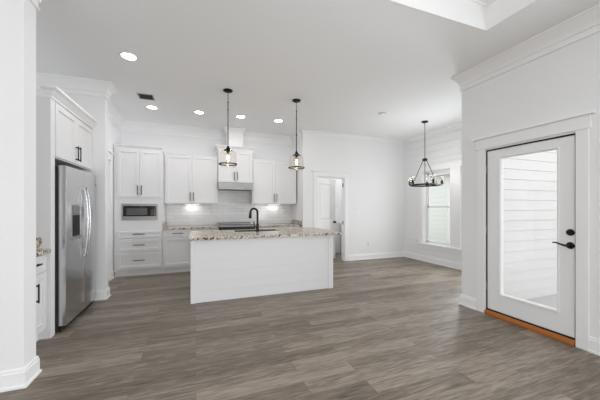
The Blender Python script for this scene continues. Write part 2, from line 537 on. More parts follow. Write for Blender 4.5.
# ---------------------------------------------------------------- craftsman casings
def casing_x(name, X, y0, y1, z1, w=0.092, near=True, label=None, legs=True, sgn=-1):
    """casing on a wall facing -X (sgn -1) or +X (sgn 1)"""
    bm = nb()
    a, b = sorted((X, X + sgn * 0.019))
    box(bm, a, b, y0 - w, y0 - .004, 0, z1 + 0.012, 0.002); box(bm, a, b, y1 + .004, y1 + w, 0, z1 + 0.012, 0.002)
    a2, b2 = sorted((X, X + sgn * 0.026))
    box(bm, a2, b2, y0 - w - 0.014, y1 + w + 0.014, z1 + 0.012, z1 + 0.135, 0.002)
    a3, b3 = sorted((X, X + sgn * 0.05))
    box(bm, a3, b3, y0 - w - 0.045, y1 + w + 0.045, z1 + 0.135, z1 + 0.162, 0.003)
    return struct(name, bm, M['trim'], label=label)
casing_x('trim_5', XR, DY0, DY1, DZ, 0.098, label='flat casing and cap round the glass door')
casing_x('trim_6', XL, 5.05, 5.92, 2.16, 0.09, sgn=1, label='flat casing of the opening beyond the fridge')
# jamb lining of the glass door
bm = nb()
box(bm, XR + 0.002, XR + T, DY0, DY0 + 0.006, 0.0, DZ); box(bm, XR + 0.002, XR + T, DY1 - 0.006, DY1, 0, DZ); box(bm, XR + .002, XR + T, DY0, DY1, DZ - 0.006, DZ)
struct('trim_7', bm, M['trim'], label='painted jamb lining of the glass door')
# dining door casing (faces -Y)
bm = nb()
w = 0.095
box(bm, OX0 - w, OX0 - .004, YD - 0.019, YD, 0, OZ + .012, 0.002); box(bm, OX1 + .004, OX1 + w, YD - 0.019, YD, 0, OZ + .012, 0.002)
box(bm, OX0 - w - .014, OX1 + w + .014, YD - 0.026, YD, OZ + .012, OZ + .12, 0.002)
box(bm, OX0 - w - .045, OX1 + w + .045, YD - 0.05, YD, OZ + .12, OZ + .145, 0.003)
struct('trim_8', bm, M['trim'], label='flat casing and cap round the dining room door opening')

# ---------------------------------------------------------------- exterior glass door (door_1)
door = bpy.data.objects.new('door_1', None); COL.objects.link(door); door.location = (XR, 0, 0)
door['kind'] = 'structure'; door['label'] = 'full-glass white exterior door with a black lever'
GY0, GY1, GZ0, GZ1 = 1.735, 2.285, 0.29, 1.915
dy0, dy1, dz0, dz1 = DY0 + 0.012, DY1 - 0.018, 0.068, DZ - 0.022
bm = nb()
dx0, dx1 = 0.014, 0.058
box(bm, dx0, dx1, dy0, GY0, dz0, dz1, 0.0015); box(bm, dx0, dx1, GY1, dy1, dz0, dz1, 0.0015)
box(bm, dx0, dx1, GY0, GY1, dz0, GZ0, 0.0); box(bm, dx0, dx1, GY0, GY1, GZ1, dz1, 0.0)
link('door_slab', bm, M['door'], door)
bm = nb()   # raised glazing frame round the glass
def glaze_ring(bm, y0, y1, z0, z1, xs):
    path = [(y0, z0), (y1, z0), (y1, z1), (y0, z1)]
    tmp = []
    for (o, xx) in xs:
        tmp.append([bm.verts.new((xx, y + (o if y == y0 else -o), z + (o if z == z0 else -o))) for y, z in path])
    for a, b in zip(tmp, tmp[1:] + tmp[:1]):
        for i in range(4):
            bm.faces.new((a[i], a[(i + 1) % 4], b[(i + 1) % 4], b[i]))
glaze_ring(bm, GY0 - 0.024, GY1 + 0.024, GZ0 - 0.024, GZ1 + 0.024, [(0, dx0), (0.004, dx0 - 0.010), (0.015, dx0 - 0.011), (0.024, dx0 + 0.002), (0.026, dx0 + 0.018), (0.014, dx0 + 0.018)])
link('glazing_frame', bm, M['door'], door)
bm = nb(); box(bm, 0.030, 0.042, GY0 - .002, GY1 + .002, GZ0 - .002, GZ1 + .002)
link('door_glass', bm, M['glass'], door)
bm = nb()   # lever handle
ly, lz = 1.625, 0.955
def disc_x(bm, x0, x1, y, z, r, seg=24, r2=None):
    r2 = r2 or r
    A = [bm.verts.new((x0, y + r * math.cos(2 * math.pi * i / seg), z + r * math.sin(2 * math.pi * i / seg))) for i in range(seg)]
    B = [bm.verts.new((x1, y + r2 * math.cos(2 * math.pi * i / seg), z + r2 * math.sin(2 * math.pi * i / seg))) for i in range(seg)]
    for i in range(seg): bm.faces.new((A[i], A[(i + 1) % seg], B[(i + 1) % seg], B[i]))
    bm.faces.new(A); bm.faces.new(list(reversed(B)))
disc_x(bm, dx0, dx0 - 0.012, ly, lz, 0.034, r2=0.030)
tube(bm, [(dx0 - .01, ly, lz), (dx0 - 0.05, ly, lz)], 0.011)
tube(bm, [(dx0 - .048, ly, lz), (dx0 - 0.052, ly + 0.03, lz + .002), (dx0 - 0.053, ly + 0.06, lz + .012), (dx0 - 0.052, ly + 0.09, lz + .022), (dx0 - 0.050, ly + 0.118, lz + .020)], [0.011, .010, .008, .0075, .007])
link('lever_handle', bm, M['black'], door, True)
bm = nb()
disc_x(bm, dx0, dx0 - 0.014, ly, lz + 0.128, 0.034, r2=0.029)
box(bm, dx0 - 0.03, dx0 - 0.014, ly - 0.006, ly + 0.006, lz + .108, lz + .148, 0.003)
link('deadbolt', bm, M['black'], door, True)
for hz in (0.35, 1.05, 1.8):
    bm = nb(); tube(bm, [(dx0 - 0.003, dy1 + .007, hz - .05), (dx0 - 0.003, dy1 + .007, hz + .05)], 0.006, 8); link('hinge', bm, M['steel_dark'], door, True)
# dark weatherstrip line round slab
bm = nb()
box(bm, 0.006, 0.05, DY0 + .006, dy0, dz0, dz1 + .006); box(bm, 0.006, 0.05, dy1, DY1 - .006, dz0, dz1 + .006); box(bm, 0.006, 0.05, DY0 + .006, DY1 - .006, dz1, DZ - .006)
box(bm, 0.006, 0.05, DY0 + .006, DY1 - .006, 0.052, dz0)
link('weatherstrip', bm, M['darkgap'], door)
bm = nb()
prism(bm, [(-0.022, 0.001), (0.11, 0.001), (0.11, 0.052), (0.0, 0.052), (-0.014, 0.044), (-0.022, 0.022)], 'y', DY0 + .006, DY1 - .006)
th = link('threshold', bm, M['oak'], door); th['label'] = 'orange brown oak threshold'

# ---------------------------------------------------------------- windows
def window(name, y0, y1, z0, z1, X):
    root = bpy.data.objects.new(name, None); COL.objects.link(root); root['kind'] = 'structure'
    root.location = (X, 0, 0)
    d0, d1 = 0.10, 0.145
    bm = nb(); f = 0.035
    box(bm, d0, d1, y0, y0 + f, z0, z1); box(bm, d0, d1, y1 - f, y1, z0, z1); box(bm, d0, d1, y0, y1, z0, z0 + f); box(bm, d0, d1, y0, y1, z1 - f, z1)
    fr = link('window_frame', bm, M['wood_sash'], root)
    zm = (z0 + z1) / 2 + 0.015
    for (a, b, dd) in ((z0 + f, zm + .018, 0.105), (zm - .018, z1 - f, 0.122)):
        bm = nb(); s = 0.034
        x0, x1 = dd, dd + 0.017
        box(bm, x0, x1, y0 + f, y0 + f + s, a, b); box(bm, x0, x1, y1 - f - s, y1 - f, a, b)
        box(bm, x0, x1, y0 + f, y1 - f, a, a + s); box(bm, x0, x1, y0 + f, y1 - f, b - s, b)
        sh = link('sash', bm, M['wood_sash'], root)
        bm = nb(); box(bm, dd + .006, dd + .010, y0 + f + s - .003, y1 - f - s + .003, a + s - .003, b - s + .003)
        link('pane', bm, M['glass'], sh)
    bm = nb()
    box(bm, 0.012, d0, y0 + .0005, y0 + 0.006, z0, z1); box(bm, 0.012, d0, y1 - 0.006, y1 - .0005, z0, z1)
    box(bm, 0.012, d0, y0, y1, z1 - .006, z1 - .0005)
    link('jamb_lining', bm, M['trim'], root)
    return root
window('window_1', W[0][0], W[0][1], WZ0, WZ1, XW)
window('window_2', W[1][0], W[1][1], WZ0, WZ1, XW)
bm = nb()
# casing boards, mull board, head with cap, stool and apron
xc = XW - 0.019
ya, yb = W[1][0] - 0.09, W[0][1] + 0.09
box(bm, xc, XW, W[0][1] + .004, yb, WZ0, WZ1 + .01); box(bm, xc, XW, ya, W[1][0] - .004, WZ0, WZ1 + .01)
box(bm, xc, XW, W[1][1] + .004, W[0][0] - .004, WZ0, WZ1 + .01)
box(bm, XW - .026, XW, ya - .012, yb + .012, WZ1 + .01, WZ1 + .13, .002)
box(bm, XW - .05, XW, ya - .04, yb + .04, WZ1 + .13, WZ1 + .155, .003)
box(bm, xc, XW, ya, yb, WZ0 - .115, WZ0 - .028, .002)
struct('trim_9', bm, M['trim'], label='white casing round the pair of dining windows')
bm = nb()
box(bm, XW - .055, XW, ya - .04, yb + .04, WZ0 - .028, WZ0, .004)
box(bm, XW, XW + .1, W[0][0] + .001, W[0][1] - .001, WZ0 - .0, WZ0 + .008); box(bm, XW, XW + .1, W[1][0] + .001, W[1][1] - .001, WZ0, WZ0 + .008)
struct('trim_10', bm, M['trim'], label='window stool beneath the dining windows')
# unseen living room windows, added for the light they give
def pane_window(name, boxes_frame, pane):
    root = bpy.data.objects.new(name, None); COL.objects.link(root); root['kind'] = 'structure'
    bm = nb()
    for b in boxes_frame: box(bm, *b)
    link('window_frame', bm, M['wood_sash'], root)
    bm = nb(); box(bm, *pane); link('pane', bm, M['glass'], root)
for nm, x0 in (('window_added_3', -3.45), ('window_added_4', 0.15)):
    x1 = x0 + 2.5
    pane_window(nm, [(x0, x0 + .06, -7.6, -7.54, .4, 2.5), (x1 - .06, x1, -7.6, -7.54, .4, 2.5), (x0 + 1.22, x0 + 1.28, -7.6, -7.54, .46, 2.44),
                     (x0 + .06, x1 - .06, -7.6, -7.54, .4, .46), (x0 + .06, x1 - .06, -7.6, -7.54, 2.44, 2.5)], (x0 + .06, x1 - .06, -7.575, -7.57, .46, 2.44))
pane_window('window_added_5', [(-4.3, -4.24, -4.6, -4.54, .5, 2.4), (-4.3, -4.24, -2.26, -2.2, .5, 2.4), (-4.3, -4.24, -4.54, -2.26, .5, .56), (-4.3, -4.24, -4.54, -2.26, 2.34, 2.4), (-4.3, -4.24, -3.43, -3.37, .56, 2.34)],
            (-4.275, -4.27, -4.54, -2.26, .56, 2.34))

pane_window('window_added_6', [(XR + .05, XR + .11, -2.5, -2.44, .5, 2.4), (XR + .05, XR + .11, -.16, -.1, .5, 2.4), (XR + .05, XR + .11, -2.44, -.16, .5, .56), (XR + .05, XR + .11, -2.44, -.16, 2.34, 2.4)],
            (XR + .08, XR + .085, -2.44, -.16, .56, 2.34))

# ---------------------------------------------------------------- ajar panelled door to the hall (door_2)
dr = bpy.data.objects.new('door_2', None); COL.objects.link(dr); dr['kind'] = 'structure'
dr['label'] = 'white panelled interior door standing ajar'
dr.location = (OX0 + 0.012, YD + 0.122, 0); dr.rotation_euler = (0, 0, R(20))
LW, LH = 0.715, 2.03
bm = nb()
st, th_ = 0.105, 0.035
panels = [(0.22, 0.80), (0.98, LH - .12)]
box(bm, 0, st, 0, th_, 0.012, LH); box(bm, LW - st, LW, 0, th_, 0.012, LH)
box(bm, st, LW - st, 0, th_, 0.012, 0.22); box(bm, st, LW - st, 0, th_, 0.80, 0.98); box(bm, st, LW - st, 0, th_, LH - .12, LH)
for a, b in panels:
    box(bm, st, LW - st, 0.014, th_ - .012, a, b)
link('door_slab', bm, M['trim'], dr)
for i, (a, b) in enumerate(panels):
    bm = nb()
    def rg_(o, y): return [bm.verts.new(v) for v in ((st + o, y, a + o), (LW - st - o, y, a + o), (LW - st - o, y, b - o), (st + o, y, b - o))]
    rs_ = [rg_(0.0, 0.001), rg_(0.028, 0.0135), rg_(0.045, 0.0135), rg_(0.075, 0.003)]
    for A_, B_ in zip(rs_, rs_[1:]):
        for q_ in range(4): bm.faces.new((A_[q_], A_[(q_ + 1) % 4], B_[(q_ + 1) % 4], B_[q_]))
    bm.faces.new(rs_[-1]); bm.faces.new(rg_(0.0, 0.0145))
    link('raised_panel', bm, M['trim'], dr)
bm = nb()
tube(bm, [(LW - 0.06, 0, 0.945), (LW - 0.06, -0.012, 0.945)], 0.028, 16)
tube(bm, [(LW - 0.06, -0.012, 0.945), (LW - 0.06, -0.03, 0.945), (LW - .06, -.04, .945), (LW - .06, -.055, .945), (LW - .06, -.062, .945)], [.012, .012, .026, .028, .015], 16)
link('door_knob', bm, M['black'], dr, True)
bm = nb()
box(bm, OX1 - 0.001, OX1 + 0.0, YD, YD + .12, 0, OZ)
box(bm, OX1 - 0.016, OX1 - .001, YD + .0, YD + .12, 0, OZ - .014); box(bm, OX0 + .001, OX0 + 0.014, YD, YD + .12, 0, OZ - .014); box(bm, OX0, OX1, YD, YD + .12, OZ - .014, OZ - .001)
struct('trim_11', bm, M['trim'], label='jamb lining of the ajar door')
for hz in (1.87, 0.945):
    bm = nb(); box(bm, OX1 - .020, OX1 - .016, YD + .03, YD + .07, hz - .045, hz + .045)
    o = link('strike_plate', bm, M['nickel'])
    tag(o, 'small dark metal plate on the jamb of the ajar door, ' + ('near the top' if hz > 1 else 'at knob height'), 'strike plate', 'plates on the door jamb')

# ---------------------------------------------------------------- outside
bm = nb(); box(bm, XR + T, 12, -5, 2.66, -0.16, -0.025)
struct('porch_floor', bm, M['concrete'])
bm = nb(); box(bm, XW + T + .02, 14, 2.66, 16, -0.5, -0.35)
struct('ground', bm, M['grass'])
# neighbouring house with lap siding
nh = thing('neighbouring_house', 'pale blue-grey house with lap siding seen through the dining window', 'house', (8.6, 7.65, -0.35))
bm = nb()
box(bm, 0.03, 2.5, 0.0, 6, 0, 2.85)
z = 0
while z < 2.8:
    prism(bm, [(0.03, z), (0.0, z), (0.014, z + 0.17), (0.03, z + 0.17)], 'y', 0.0, 6)
    z += 0.17
link('wall_siding', bm, M['siding2'], nh)
bm = nb(); box(bm, -0.02, 0.10, -0.02, 0.10, 0, 2.85)
link('corner_board', bm, M['siding2'], nh)
bm = nb(); prism(bm, [(-0.25, 2.85), (2.9, 2.85), (2.9, 2.95), (1.25, 3.3), (-0.25, 2.95)], 'y', -0.3, 6.2)
link('roof', bm, M['grille'], nh)

# ================================================================ cabinet kit (local frame: faces -Y)
def shaker(parent, x0, x1, z0, z1, yf, name='door', rail=0.057, m=None):
    """front face at yf-0.020"""
    bm = nb()
    y0, y1 = yf - 0.020, yf - 0.001
    rail = min(rail, (z1 - z0) * 0.26)
    box(bm, x0, x0 + rail, y0, y1, z0, z1, 0.0012); box(bm, x1 - rail, x1, y0, y1, z0, z1, 0.0012)
    box(bm, x0 + rail, x1 - rail, y0, y1, z0, z0 + rail, 0.0012); box(bm, x0 + rail, x1 - rail, y0, y1, z1 - rail, z1, 0.0012)
    box(bm, x0 + rail - .001, x1 - rail + .001, y0 + 0.013, y1, z0 + rail - .001, z1 - rail + .001)
    return link(name, bm, m or M['cab'], parent)

def pull(parent, x, z, length, vertical, yf, m=None, r=0.0075):
    yb = yf - 0.020
    bm = nb()
    h = length / 2
    if vertical:
        box(bm, x - r, x + r, yb - .034, yb - .024, z - h, z + h, 0.002)
        for s in (-1, 1): box(bm, x - r * .8, x + r * .8, yb - .026, yb + .0005, z + s * (h - .018) - r, z + s * (h - .018) + r)
    else:
        box(bm, x - h, x + h, yb - .034, yb - .024, z - r, z + r, 0.002)
        for s in (-1, 1): box(bm, x + s * (h - .018) - r, x + s * (h - .018) + r, yb - .026, yb + .0005, z - r * .8, z + r * .8)
    return link('handle', bm, m or M['nickel'], parent)

def cab_crown(parent, x0, x1, yf, yb, z0, h, p, name='crown', left=True, right=True):
    """crown round front and sides of a cabinet top"""
    pr = [(0.0, z0), (0.010, z0), (0.010, z0 + h * .18), (p * .35, z0 + h * .4), (p * .6, z0 + h * .62), (p * .92, z0 + h * .8), (p, z0 + h * .84), (p, z0 + h), (0.0, z0 + h)]
    bm = nb()
    # path with outside on the left: back-right -> front-right ... go clockwise
    path = ([(x1, yb)] if right else []) + [(x1, yf), (x0, yf)] + ([(x0, yb)] if left else [])
    sweep(bm, path, pr)
    return link(name, bm, M['trim'], parent)

# ---------------------------------------------------------------- tall cabinet with microwave
TYF = 6.15
tc = thing('tall_cabinet', 'tall white cabinet with three drawers below the microwave and two doors above', 'cabinet', (-1.035, TYF, 0))
hw = 0.411
bm = nb()
mwx0, mwx1, mwz0, mwz1 = -0.275, 0.315, 1.09, 1.38
box(bm, -hw, hw, 0.0, 0.60, 0.10, mwz0); box(bm, -hw, hw, 0.0, 0.60, mwz1, 2.455)
box(bm, -hw, mwx0, 0.0, 0.60, mwz0, mwz1); box(bm, mwx1, hw, 0.0, 0.60, mwz0, mwz1); box(bm, mwx0, mwx1, 0.42, 0.60, mwz0, mwz1)
link('body', bm, M['cab'], tc)
bm = nb(); box(bm, -hw, hw, 0.045, 0.58, 0.0, 0.10); link('toe_kick', bm, M['kick'], tc)
for a, b in ((0.735, 0.862), (0.475, 0.705), (0.145, 0.445)):
    d = shaker(tc, -0.362, 0.396, a, b, 0, 'drawer')
    pull(d, 0.005, (a + b) / 2 + .01, 0.20, False, 0)
for s, (a, b) in enumerate(((-0.362, 0.013), (0.019, 0.396))):
    d = shaker(tc, a, b, 1.515, 2.435, 0)
    pull(d, b - 0.03 if s == 0 else a + 0.03, 1.655, 0.185, True, 0)
cab_crown(tc, -0.411, 0.409, 0, 0.60, 2.455, 0.055, 0.045, left=False, right=False)

mw = thing('microwave', 'built-in stainless steel microwave with a black glass front', 'microwave', (-1.015, TYF - 0.004, 1.09))
bm = nb(); box(bm, -0.27, 0.27, 0.03, 0.40, 0.02, 0.27); link('body', bm, M['darkgap'], mw)
bm = nb()
box(bm, -0.306, 0.306, -0.016, 0.0, -0.014, 0.062, .003); box(bm, -0.306, 0.306, -0.016, 0.0, 0.258, 0.304, .003)
box(bm, -0.306, -0.282, -0.016, 0.0, 0.062, 0.258); box(bm, 0.284, 0.306, -0.016, 0.0, 0.062, 0.258)
link('trim_frame', bm, M['steel_dark'], mw)
bm = nb()
arc = [(-0.28, 0.062), (0.15, 0.062)] + [(0.15, 0.250)] + [(0.15 - 0.43 * t / 8, 0.248 + 0.010 * math.sin(math.pi * t / 8)) for t in range(1, 9)]
prism(bm, arc, 'y', -0.020, 0.028)
d = link('door', bm, M['blackglass'], mw)
bm = nb(); box(bm, -0.225, 0.125, -0.0215, -0.019, 0.086, 0.215, .001); link('window', bm, M['mwglass'], d)
bm = nb(); box(bm, 0.153, 0.283, -0.019, 0.028, 0.062, 0.256, .001); cp = link('control_panel', bm, M['blackglass'], mw)
gb = mat('grey buttons', (0.22, 0.17, 0.12), 0.4)
for i in range(3):
    for j in range(5):
        bm = nb(); box(bm, 0.185 + i * .028, 0.203 + i * .028, -0.0205, -0.0185, 0.078 + j * .024, 0.092 + j * .024)
        link('button', bm, gb, cp)

# ---------------------------------------------------------------- base cabinets along the back wall
def base_cab(x0, x1, label, layout):
    c = thing('base_cabinet', label, 'cabinet', ((x0 + x1) / 2, TYF, 0), group='white base cabinets on the back wall')
    w = (x1 - x0) / 2 - 0.0008
    bm = nb(); box(bm, -w, w, 0, 0.59, 0.10, 0.872); link('body', bm, M['cab'], c)
    bm = nb(); box(bm, -w, w, 0.045, 0.58, 0, 0.10); link('toe_kick', bm, M['kick'], c)
    g = 0.012
    if layout in ('dr', 'dl'):
        d = shaker(c, -w + g, w - g, 0.735, 0.862, 0, 'drawer'); pull(d, 0, 0.80, 0.20, False, 0)
        d = shaker(c, -w + g, w - g, 0.145, 0.715, 0)
        pull(d, (w - g - .03) if layout == 'dr' else (-w + g + .03), 0.60, 0.185, True, 0)
    elif layout == 'dd':
        d = shaker(c, -w + g, w - g, 0.735, 0.862, 0, 'drawer'); pull(d, 0, 0.80, 0.20, False, 0)
        d = shaker(c, -w + g, -.002, 0.145, 0.715, 0); pull(d, -.032, 0.60, 0.185, True, 0)
        d = shaker(c, .002, w - g, 0.145, 0.715, 0); pull(d, .032, 0.60, 0.185, True, 0)
    return c
base_cab(-0.622, -0.055, 'white base cabinet standing directly right of the tall microwave cabinet', 'dr')
base_cab(-0.055, 0.452, 'white base cabinet mostly hidden behind the island, left of the range', 'dl')
base_cab(1.222, 1.80, 'white base cabinet hidden behind the island, right of the range', 'dr')
base_cab(1.80, 2.325, 'white base cabinet at the right end of the kitchen back wall', 'dl')

def slab(name, label, bxs, bev=.004):
    bm = nb()
    for b in bxs: box(bm, *b, bev)
    o = link(name, bm, M['granite']); return tag(o, label, 'countertop', None)
slab('countertop', 'speckled granite countertop between the tall cabinet and the range', [(-0.620, 0.450, TYF - 0.035, YK - 0.014, 0.874, 0.912), (-0.620, -0.602, TYF - .01, YK - .014, 0.912, 1.01)])
slab('countertop', 'speckled granite countertop right of the range with a raised end piece at the wall', [(1.224, XK - .003, TYF - 0.035, YK - 0.014, 0.874, 0.912), (XK - .021, XK - .003, TYF - .02, YK - .014, 0.912, 1.01)])

# ---------------------------------------------------------------- wall cabinets
UYF = 6.43
def wall_cab(x0, x1, z0, z1, yf, label, hz, crown_h=0.018, crown_p=0.012, name='wall_cabinet', group='white wall cabinets over the back counter', il=.006, ir=.006, ret=False):
    c = thing(name, label, 'cabinet', ((x0 + x1) / 2, yf, z0), group=group)
    w = (x1 - x0) / 2
    H = z1 - z0
    bm = nb(); box(bm, -w, w, 0, YK - yf - 0.002 - 0.012, 0.0, H); link('body', bm, M['cab'], c)
    for s in (0, 1):
        mid = (il - ir) / 2; a, b = ((-w + il, mid - .003), (mid + .003, w - ir))[s]
        d = shaker(c, a, b, 0.008, H - 0.012, 0)
        pull(d, b - .03 if s == 0 else a + .03, hz - z0, 0.185, True, 0)
    cab_crown(c, -w, w, -0.002, YK - yf - .02, H, crown_h, crown_p, left=ret, right=ret)
    return c
wall_cab(-0.621, 0.454, 1.40, 2.435, UYF, 'white two-door wall cabinet left of the hood', 1.55, il=.02, ir=.018)
wall_cab(1.216, 2.295, 1.40, 2.425, UYF, 'white two-door wall cabinet right of the hood, above the faucet', 1.55, il=.022)
wall_cab(0.458, 1.212, 1.875, 2.585, 6.37, 'shorter deeper white wall cabinet directly above the steel range hood', 2.02, 0.10, 0.07, ret=True, group='white wall cabinets over the back counter')
bm = nb()
box(bm, 0.655, 1.005, 6.42, YK - .004, 2.688, CEIL - .10)
sweep(bm, [(0.655, YK - .12), (0.655, 6.42), (1.005, 6.42), (1.005, YK - .12)][::-1],
      [(0, CEIL - .13), (.01, CEIL - .13), (.012, CEIL - .11), (.045, CEIL - .05), (.062, CEIL - .03), (.062, CEIL - .004), (0, CEIL - .004)])
box(bm, 0.655, 1.005, 6.42, YK - .12, CEIL - .10, CEIL - .004)
o = link('chimney_box', bm, M['trim']); tag(o, 'white boxed chimney with crown rising from the hood cabinet to the ceiling', 'chimney cover')

# range hood
hoodm = mat('hood steel', (0.34, 0.34, 0.345), 0.38, 1.0)
rh = thing('range_hood', 'slim stainless steel range hood under the short cabinet', 'range hood', (0.835, 6.30, 1.72))
bm = nb()
prism(bm, [(-0.045, 0.0), (0.44, 0.0), (0.44, 0.15), (0.0, 0.15), (-0.045, 0.035)], 'x', -0.377, 0.377)
link('body', bm, hoodm, rh)
bm = nb()
for i in range(2): box(bm, -0.33 + i * .35, -0.02 + i * .35, 0.03, 0.38, -0.006, -0.0005, .001)
link('filter', bm, M['nickel'], rh)
for i in range(4):
    bm = nb(); box(bm, 0.18 + i * .04, 0.20 + i * .04, -0.047, -0.044, 0.012, 0.026); link('button', bm, M['black'], rh)

# under-cabinet lamps
for x, lab in ((-0.08, 'lit lamp under the wall cabinet left of the hood'), (1.80, 'lit lamp under the wall cabinet right of the hood')):
    u = thing('under_cabinet_light', lab, 'lamp', (x, 6.66, 1.385), group='lamps under the wall cabinets')
    bm = nb(); box(bm, -0.16, 0.16, -0.03, 0.03, 0.003, 0.014, .002); link('housing', bm, M['plate'], u)
    bm = nb(); box(bm, -0.15, 0.15, -0.022, 0.022, -0.001, 0.004); link('lens', bm, M['led'], u)
    area('lamp_light', (0, 0, -0.01), (0, 0, 0), 0.20, 0.04, 0.4, (1, .98, .95), u)

# ---------------------------------------------------------------- range
rg = thing('range', 'slide-in range with a black glass cooktop between the back counters', 'stove', (0.837, 6.12, 0))
bm = nb(); box(bm, -0.378, 0.378, 0.02, 0.62, 0.02, 0.90); link('body', bm, M['steel_dark'], rg)
bm = nb(); box(bm, -0.383, 0.383, 0.0, 0.625, 0.905, 0.922, .003); box(bm, -0.383, 0.383, 0.55, 0.625, .92, .955, .003); ck = link('cooktop', bm, M['steel_dark'], rg)
bm = nb(); box(bm, -0.382, 0.382, 0.56, 0.622, .956, .966, .002); link('rear_vent_rim', bm, M['black'], ck)
bm = nb()
for gx in (-0.25, 0, 0.25):
    for yy in (0.12, 0.48): box(bm, gx - .10, gx + .10, yy - .005, yy + .005, 0.932, 0.940)
    for xx in (-.10, 0, .10): box(bm, gx + xx - .005, gx + xx + .005, 0.12, 0.48, 0.932, 0.940)
    for xx in (-.10, .10):
        for yy in (.12, .48): box(bm, gx + xx - .006, gx + xx + .006, yy - .006, yy + .006, 0.921, .934)
link('grate', bm, M['nickel'], ck)
bm = nb(); prism(bm, [(-0.03, 0.80), (0.02, 0.80), (0.02, 0.903), (-0.012, 0.903), (-0.018, 0.898)], 'x', -0.38, 0.38); cpn = link('control_panel', bm, M['black'], rg)
for i in range(5):
    bm = nb(); tube(bm, [(-0.3 + i * .15, -0.022, 0.86), (-0.3 + i * .15, -0.055, 0.862)], 0.02, 16); link('knob', bm, M['black'], cpn, True)
bm = nb(); box(bm, -0.375, 0.375, -0.02, 0.02, 0.22, 0.79, .004); dd = link('oven_door', bm, M['steel_dark'], rg)
bm = nb(); box(bm, -0.25, 0.25, -0.023, -0.019, 0.34, 0.62); link('window', bm, M['blackglass'], dd)
bm = nb(); tube(bm, [(-0.32, -0.06, 0.73), (0.32, -0.06, 0.73)], 0.012); link('handle', bm, M['chrome'], dd, True)
bm = nb(); box(bm, -0.375, 0.375, -0.015, 0.02, 0.06, 0.21, .004); link('storage_drawer', bm, M['steel_dark'], rg)

# ---------------------------------------------------------------- island
IX0, IX1, IY0, IY1 = -0.07, 2.11, 4.10, 5.16
isl = thing('kitchen_island', 'white kitchen island clad in horizontal boards with corner posts', 'kitchen island', ((IX0 + IX1) / 2, IY0, 0))
hx = (IX1 - IX0) / 2
bm = nb(); box(bm, -hx + .02, hx - .02, 0.018, IY1 - IY0 - .02, 0.0, 0.10); box(bm, -hx + .02, hx - .02, 0.018, IY1 - IY0 - .0, 0.10, 0.64)
box(bm, -hx + .02, hx - .02, 0.018, 0.36, 0.64, 0.872); box(bm, -hx + .02, hx - .02, 1.05, IY1 - IY0, 0.64, 0.872)
box(bm, -hx + .02, -.45, 0.36, 1.05, 0.64, 0.872); box(bm, .45, hx - .02, 0.36, 1.05, 0.64, 0.872)
link('body', bm, M['cab'], isl)
bm = nb()
z = 0.012
while z < 0.87:
    box(bm, -hx + .065, hx - .085, 0.0140, 0.0185, z, min(z + 0.1410, 0.872), 0.0)
    z += 0.1435
link('board_panel', bm, M['cab'], isl)
for a, b in ((-hx, -hx + .065), (hx - .085, hx)):
    bm = nb(); box(bm, a, b, 0.0, 0.03, 0.0, 0.872, .002); 
    box(bm, *((a, a + .02) if a < 0 else (b - .02, b)), 0.03, IY1 - IY0 - .001, 0, .872)
    link('corner_post', bm, M['cab'], isl)
# island doors on the sink side
for i in range(4):
    bm = nb(); a = -hx + .04 + i * .525; box(bm, a, a + .51, IY1 - IY0 + .001, IY1 - IY0 + .02, .13, .86, .002); d = link('door', bm, M['cab'], isl)
    bm = nb(); box(bm, a + .04, a + .05, IY1 - IY0 + .02, IY1 - IY0 + .05, .55, .73); link('handle', bm, M['nickel'], d)

# island worktop with the sink opening
CX0, CX1, CY0, CY1 = -0.095, 2.245, 4.045, 5.24
SX0, SX1, SY0, SY1 = 0.62, 1.40, 4.765, 5.13
bm = nb()
def rounded(x0, x1, y0, y1, r, seg=5):
    pts = []
    for cx, cy, a0 in ((x1 - r, y0 + r, -90), (x1 - r, y1 - r, 0), (x0 + r, y1 - r, 90), (x0 + r, y0 + r, 180)):
        for i in range(seg + 1):
            a = R(a0 + 90 * i / seg); pts.append((cx + r * math.cos(a), cy + r * math.sin(a)))
    return pts
outer = rounded(CX0, CX1, CY0, CY1, 0.02); inner = rounded(SX0, SX1, SY0, SY1, 0.05)
zt, zb = 0.912, 0.874
# pair inner and outer rings by index
def ring(pts, z): return [bm.verts.new((x, y, z)) for x, y in pts]
oe = rounded(CX0 + .004, CX1 - .004, CY0 + .004, CY1 - .004, 0.016)
Ot, Om, Ob, It, Ib = ring(oe, zt), ring(outer, zt - .004), ring(outer, zb), ring(inner, zt), ring(inner, zb)
n = len(outer)
for A, B in ((It, Ot), (Ot, Om), (Om, Ob), (Ob, Ib), (Ib, It)):
    for i in range(n):
        bm.faces.new((A[i], A[(i + 1) % n], B[(i + 1) % n], B[i]))
o = link('island_countertop', bm, M['granite']); tag(o, 'long speckled cream and brown granite top on the island', 'countertop')
# sink
bm = nb()
so = rounded(SX0 - .015, SX1 + .015, SY0 - .015, SY1 + .015, .06); si = rounded(SX0 + .002, SX1 - .002, SY0 + .002, SY1 - .002, .05); sb = rounded(SX0 + .02, SX1 - .02, SY0 + .02, SY1 - .02, .05)
A, B, C, = ring(so, 0.8735), ring(si, 0.8735), ring(sb, 0.67)
U = ring(si, 0.906); V = ring(rounded(SX0 + .008, SX1 - .008, SY0 + .008, SY1 - .008, .045), 0.906); B2 = ring(rounded(SX0 + .008, SX1 - .008, SY0 + .008, SY1 - .008, .045), 0.8735)
D, E_ = ring([(x, y) for x, y in sb], 0.665), ring(so, 0.866)
for P_, Q_ in ((A, B), (B, U), (U, V), (V, B2), (B2, C)):
    for i in range(n): bm.faces.new((P_[i], P_[(i + 1) % n], Q_[(i + 1) % n], Q_[i]))
bm.faces.new(C)
so2 = ring(si, 0.66)
for P_, Q_ in ((A, E_), (E_, so2)):
    for i in range(n): bm.faces.new((P_[i], P_[(i + 1) % n], Q_[(i + 1) % n], Q_[i]))
bm.faces.new(so2)
